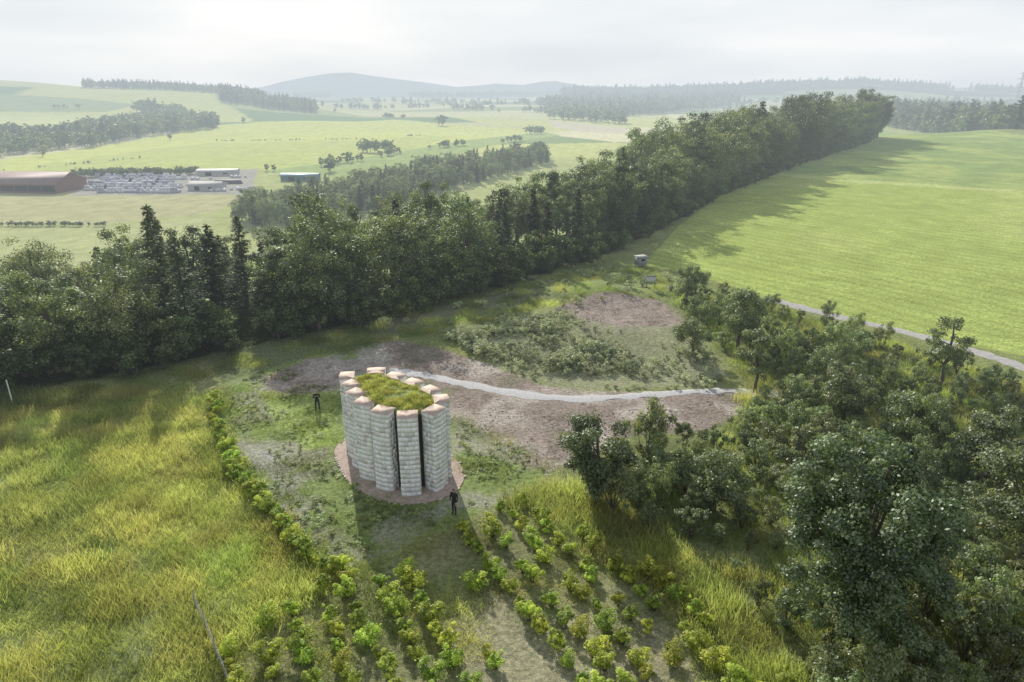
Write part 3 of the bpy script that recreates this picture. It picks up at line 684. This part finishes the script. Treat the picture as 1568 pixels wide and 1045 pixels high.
# ------------------------------------------------------------------ farm
M_roof=solid('brown_sheet_roof',(.27,.18,.16),.7,.15,.5);M_wall=solid('barn_wood',(.22,.12,.095),.85);M_dark=solid('painted_dark_opening',(.03,.028,.026),.9);M_conc=solid('concrete',(.42,.41,.39),.9)
def building(name,px,py,L_,Dp,ev,rg_,rz,mr,mw,bays=0,over=.6):
    x,y=hit(px,py);z=float(h(x,y));e=empty(name,(x,y,z-.1));e.rotation_euler[2]=rz
    b=MB();l,d=L_/2,Dp/2
    b.add([[-l,-d,0],[l,-d,0],[l,-d,ev],[-l,-d,ev]],[[0,1,2,3]],1 if bays else 0)  # with bays: near-black front face painted for the shade inside the open barn
    b.add([[-l,d,0],[l,d,0],[l,d,ev],[-l,d,ev]],[[1,0,3,2]])
    for s in (-l,l): b.add([[s,-d,0],[s,d,0],[s,d,ev],[s,-d,ev]],[[0,1,2,3]]);b.add([[s,-d,ev],[s,d,ev],[s,.01,rg_],[s,-.01,rg_]],[[0,1,2,3]])
    wo=b.obj('walls',[mw,M_dark]);wo.parent=e
    if bays:
        q=MB()
        for k in range(bays+1): q.box((-l+L_*k/bays,-d-.12,ev/2),(.3,.22,ev))
        q.box((0,-d-.14,ev*.88),(L_,.18,ev*.22));q.box((0,-d-.14,.4),(L_,.2,.8));q.obj('bay_posts',[mw]).parent=e
    else:
        q=MB();q.box((-l*.4,-d-.05,ev*.42),(L_*.16,.1,ev*.8));q.box((l*.45,-d-.05,ev*.55),(L_*.12,.1,ev*.3));q.obj('doors_and_windows',[M_dark]).parent=e
    r=MB()
    for sg in (-1,1):
        s=(rg_-ev)/d;yo=d+over;zo=ev-over*s
        v=[[-l-over,sg*yo,zo],[l+over,sg*yo,zo],[l+over,0,rg_+.02],[-l-over,0,rg_+.02]];v+=[[a,b_,c+.18] for a,b_,c in v]
        r.add(v,[[0,1,2,3],[4,5,6,7],[0,1,5,4],[1,2,6,5],[2,3,7,6],[3,0,4,7]])
    r.obj('roof',[mr]).parent=e;return e
building('cattle_barn',20,290,58,20,4.2,8,math.radians(-6),M_roof,M_wall,9)
building('farm_shed',318,290,14,8,2.4,3.6,math.radians(-4),M_conc,M_conc)
building('farm_shed',335,268,20,7,2.4,3.2,math.radians(4),solid('pale_sheet',(.5,.5,.49),.7),M_conc)
building('green_shed',461,277,18,6,3.0,3.8,math.radians(-3),solid('teal_sheet',(.16,.30,.32),.6,.1),solid('teal_wall',(.07,.16,.18),.7,.1))
Mb=[solid('white_bale_wrap',(.60,.61,.64),.6,.05),solid('lilac_bale_wrap',(.40,.39,.46),.6,.05),solid('dark_film',(.08,.08,.085),.6,.1)]
bal=MB()
def bale(p,z,m): bal.tube([(p[0]-.62,p[1],z),(p[0]-.6,p[1],z),(p[0]+.6,p[1],z),(p[0]+.62,p[1],z)],[.02,.62,.62,.02],m,8)
q0=W([(128,295),(278,295),(290,269),(150,269)])
for row in range(8):
    v_=(row+.3*R.rand())/8;A0=q0[0]*(1-v_)+q0[3]*v_;A1=q0[1]*(1-v_)+q0[2]*v_;n=int(np.linalg.norm(A1-A0)/1.32);a0,a1=sorted(R.uniform(0,1,2));
    if a1-a0<.5: a0,a1=(0,.85) if row%2 else (.15,1)
    for wdt in range(2):
        for i in range(n):
            u=i/n
            if u<a0 or u>a1 or R.rand()<.04: continue
            p=A0*(1-u)+A1*u+np.array([0,wdt*1.3])+R.normal(size=2)*.06;z=float(h(p[0],p[1]))+.55;m_=int(vnoise(u*6,row*3.3,4)>.5)+(1 if R.rand()<.05 else 0)
            bale(p,z,m_)
            if wdt==0 and R.rand()<.6: bale(p+np.array([0,.65]),z+1.05,m_)
for i in range(36):
    px,py=[(300,275),(365,272),(372,290),(345,292)][i%4];p=np.array(hit(px,py))+R.normal(size=2)*[3,1.6];bale(p,float(h(*p))+.55,int(R.rand()<.3))
bal.obj('silage_bales',Mb,smooth=False)
b=MB()
for px,py,l_ in ((150,283,9),(240,268,16),(350,281,14)):
    x,y=hit(px,py);z=float(h(x,y));b.tube([(x-l_/2,y,z),(x-l_/2+1,y,z+.2),(x+l_/2-1,y,z+.2),(x+l_/2,y,z)],[.1,1.6,1.6,.1],0,10)
b.obj('silage_clamps',[Mb[2]])
# ------------------------------------------------------------------ small things
M_steel=solid('galvanised_steel',(.35,.36,.37),.5,.1,2,.3)
x,y=1190*azi(1561),1190.;b=MB();z0=float(h(x,y));HH=zat(107,y)-z0;S=[(0,4.2),(.45,2),(.7,1.2),(.93,.8),(1,.1)]
for sx in (-1,1):
    for sy in (-1,1): b.tube([(sx*r,sy*r,t*HH) for t,r in S],[.3]*5,0,4)
for k in range(12):
    t0,t1=k/12,(k+1)/12;r0=np.interp(t0,*zip(*S));r1=np.interp(t1,*zip(*S))
    for sx in (-1,1): b.tube([(sx*r0,-r0,t0*HH),(-sx*r1,-r1,t1*HH)],[.18]*2,0,3);b.tube([(sx*r0,r0,t0*HH),(-sx*r1,r1,t1*HH)],[.18]*2,0,3);b.tube([(-r0,sx*r0,t0*HH),(-r1,-sx*r1,t1*HH)],[.18]*2,0,3)
for t,w_ in ((.68,7),(.8,9),(.92,6)):
    b.tube([(-w_,0,t*HH),(w_,0,t*HH)],[.25]*2,0,4);
    for s in (-1,1): b.tube([(0,0,t*HH+2.2),(s*w_,0,t*HH)],[.18]*2,0,3);b.tube([(s*w_,0,t*HH),(s*w_,0,t*HH-1.8)],[.15]*2,0,4)
b.obj('power_pylon',[M_steel]).location=(x,y,z0)
b=MB();b.tube([(0,0,0),(0,0,2.1)],[.05,.045],0,8);b.tube([(0,0,2.1),(0,0,2.16)],[.06,.01],0,8);place(b.obj('marker_post',[solid('white_paint',(.75,.75,.75),.5,.05)]),20,618)
b=MB();b.box((-.5,0,.8),(.09,.09,1.6));b.box((.5,0,.8),(.09,.09,1.6));b.box((0,-.06,1.2),(1.1,.04,.7),0,1);b.box((0,-.02,1.64),(1.25,.35,.05));place(b.obj('info_board',[M_bark,Mb[0]]),996,441)
def hide(ml,px,py,s,rz):
    b=MB();b.box((0,0,1.0),(1.7,1.3,1.3));b.box((0,0,1.72),(1.95,1.6,.1),0,1);b.box((0,-.66,1.2),(.8,.04,.35),0,2)
    for sx in (-1,1):
        for sy in (-1,1): b.box((sx*.75,sy*.55,.17),(.1,.1,.34))
    place(b.obj('hunting_hide',[ml,M_conc,M_dark]),px,py,s,rz)
hide(solid('grey_boards',(.3,.31,.33),.8),981,407,.85,.4);hide(solid('weathered_boards',(.2,.2,.17),.8),1255,240,1.7,.2)
fw=W([(300,930),(316,965),(332,1005),(350,1050),(372,1110)]);b=MB();Z0=h(fw[:,0],fw[:,1])
for i,p in enumerate(fw): b.tube([(p[0],p[1],Z0[i]-.2),(p[0],p[1],Z0[i]+1.05)],[.035,.03],0,6)
for hh in (.2,.45,.7,.95): b.tube([(p[0],p[1],Z0[i]+hh) for i,p in enumerate(fw)],[.006]*len(fw),1,4)
for i in range(len(fw)-1):
    for t in np.linspace(0,1,14): p=fw[i]*(1-t)+fw[i+1]*t;z=Z0[i]*(1-t)+Z0[i+1]*t;b.tube([(p[0],p[1],z+.15),(p[0],p[1],z+.97)],[.005]*2,1,3)
b.obj('wire_fence',[solid('weathered_post',(.35,.32,.28)),M_steel])
# ------------------------------------------------------------------ light
EL=math.radians(27.5);sd=Vector((-.30,1,0)).normalized()*math.cos(EL);sd.z=math.sin(EL)
sl=bpy.data.lights.new('sun','SUN');sl.energy=5;sl.angle=math.radians(.6);sl.color=(1,.95,.85);so=bpy.data.objects.new('sun',sl);scene.collection.objects.link(so)
so.rotation_euler=sd.to_track_quat('Z','Y').to_euler()
w=bpy.data.worlds.new('World');scene.world=w;w.use_nodes=True;nt=w.node_tree;nt.nodes.clear()
sk=N(nt,'ShaderNodeTexSky',sky_type='NISHITA');sk.sun_disc=False;sk.sun_elevation=EL;sk.sun_rotation=math.atan2(sd.x,sd.y);sk.air_density=1;sk.dust_density=2
tc=N(nt,'ShaderNodeTexCoord');mp=N(nt,'ShaderNodeMapping');mp.inputs['Scale'].default_value=(1.3,1.3,7);nt.links.new(tc.outputs['Generated'],mp.inputs[0])
cn=N(nt,'ShaderNodeTexNoise');cn.inputs['Scale'].default_value=1.6;cn.inputs['Detail'].default_value=5;cn.inputs['Roughness'].default_value=.45;nt.links.new(mp.outputs[0],cn.inputs[0])
cc=ramp(nt,cn.outputs[0],[(.34,(7.5,8.1,8.6)),(.5,(8.6,9.0,9.3)),(.66,(9.9,9.95,10))])
sx=N(nt,'ShaderNodeSeparateXYZ');nt.links.new(tc.outputs['Generated'],sx.inputs[0])
fr=N(nt,'ShaderNodeMapRange');nt.links.new(sx.outputs[2],fr.inputs[0]);fr.inputs[1].default_value=.12;fr.inputs[2].default_value=.6;fr.inputs[3].default_value=.97;fr.inputs[4].default_value=.40
cm=mixc(nt,fr.outputs[0],sk.outputs[0],cc)
bg=N(nt,'ShaderNodeBackground');nt.links.new(cm,bg.inputs[0]);bg.inputs[1].default_value=.1;wo=N(nt,'ShaderNodeOutputWorld');nt.links.new(bg.outputs[0],wo.inputs[0])
cam=bpy.data.cameras.new('camera');cam.lens=24;cam.sensor_width=36;cam.clip_end=20000;cam.clip_start=.5
co=bpy.data.objects.new('camera',cam);scene.collection.objects.link(co);co.location=(0,0,CAMZ);co.rotation_euler=(math.pi/2-PITCH,0,0);scene.camera=co
scene.view_settings.view_transform='Standard';scene.view_settings.look='None';scene.view_settings.exposure=0
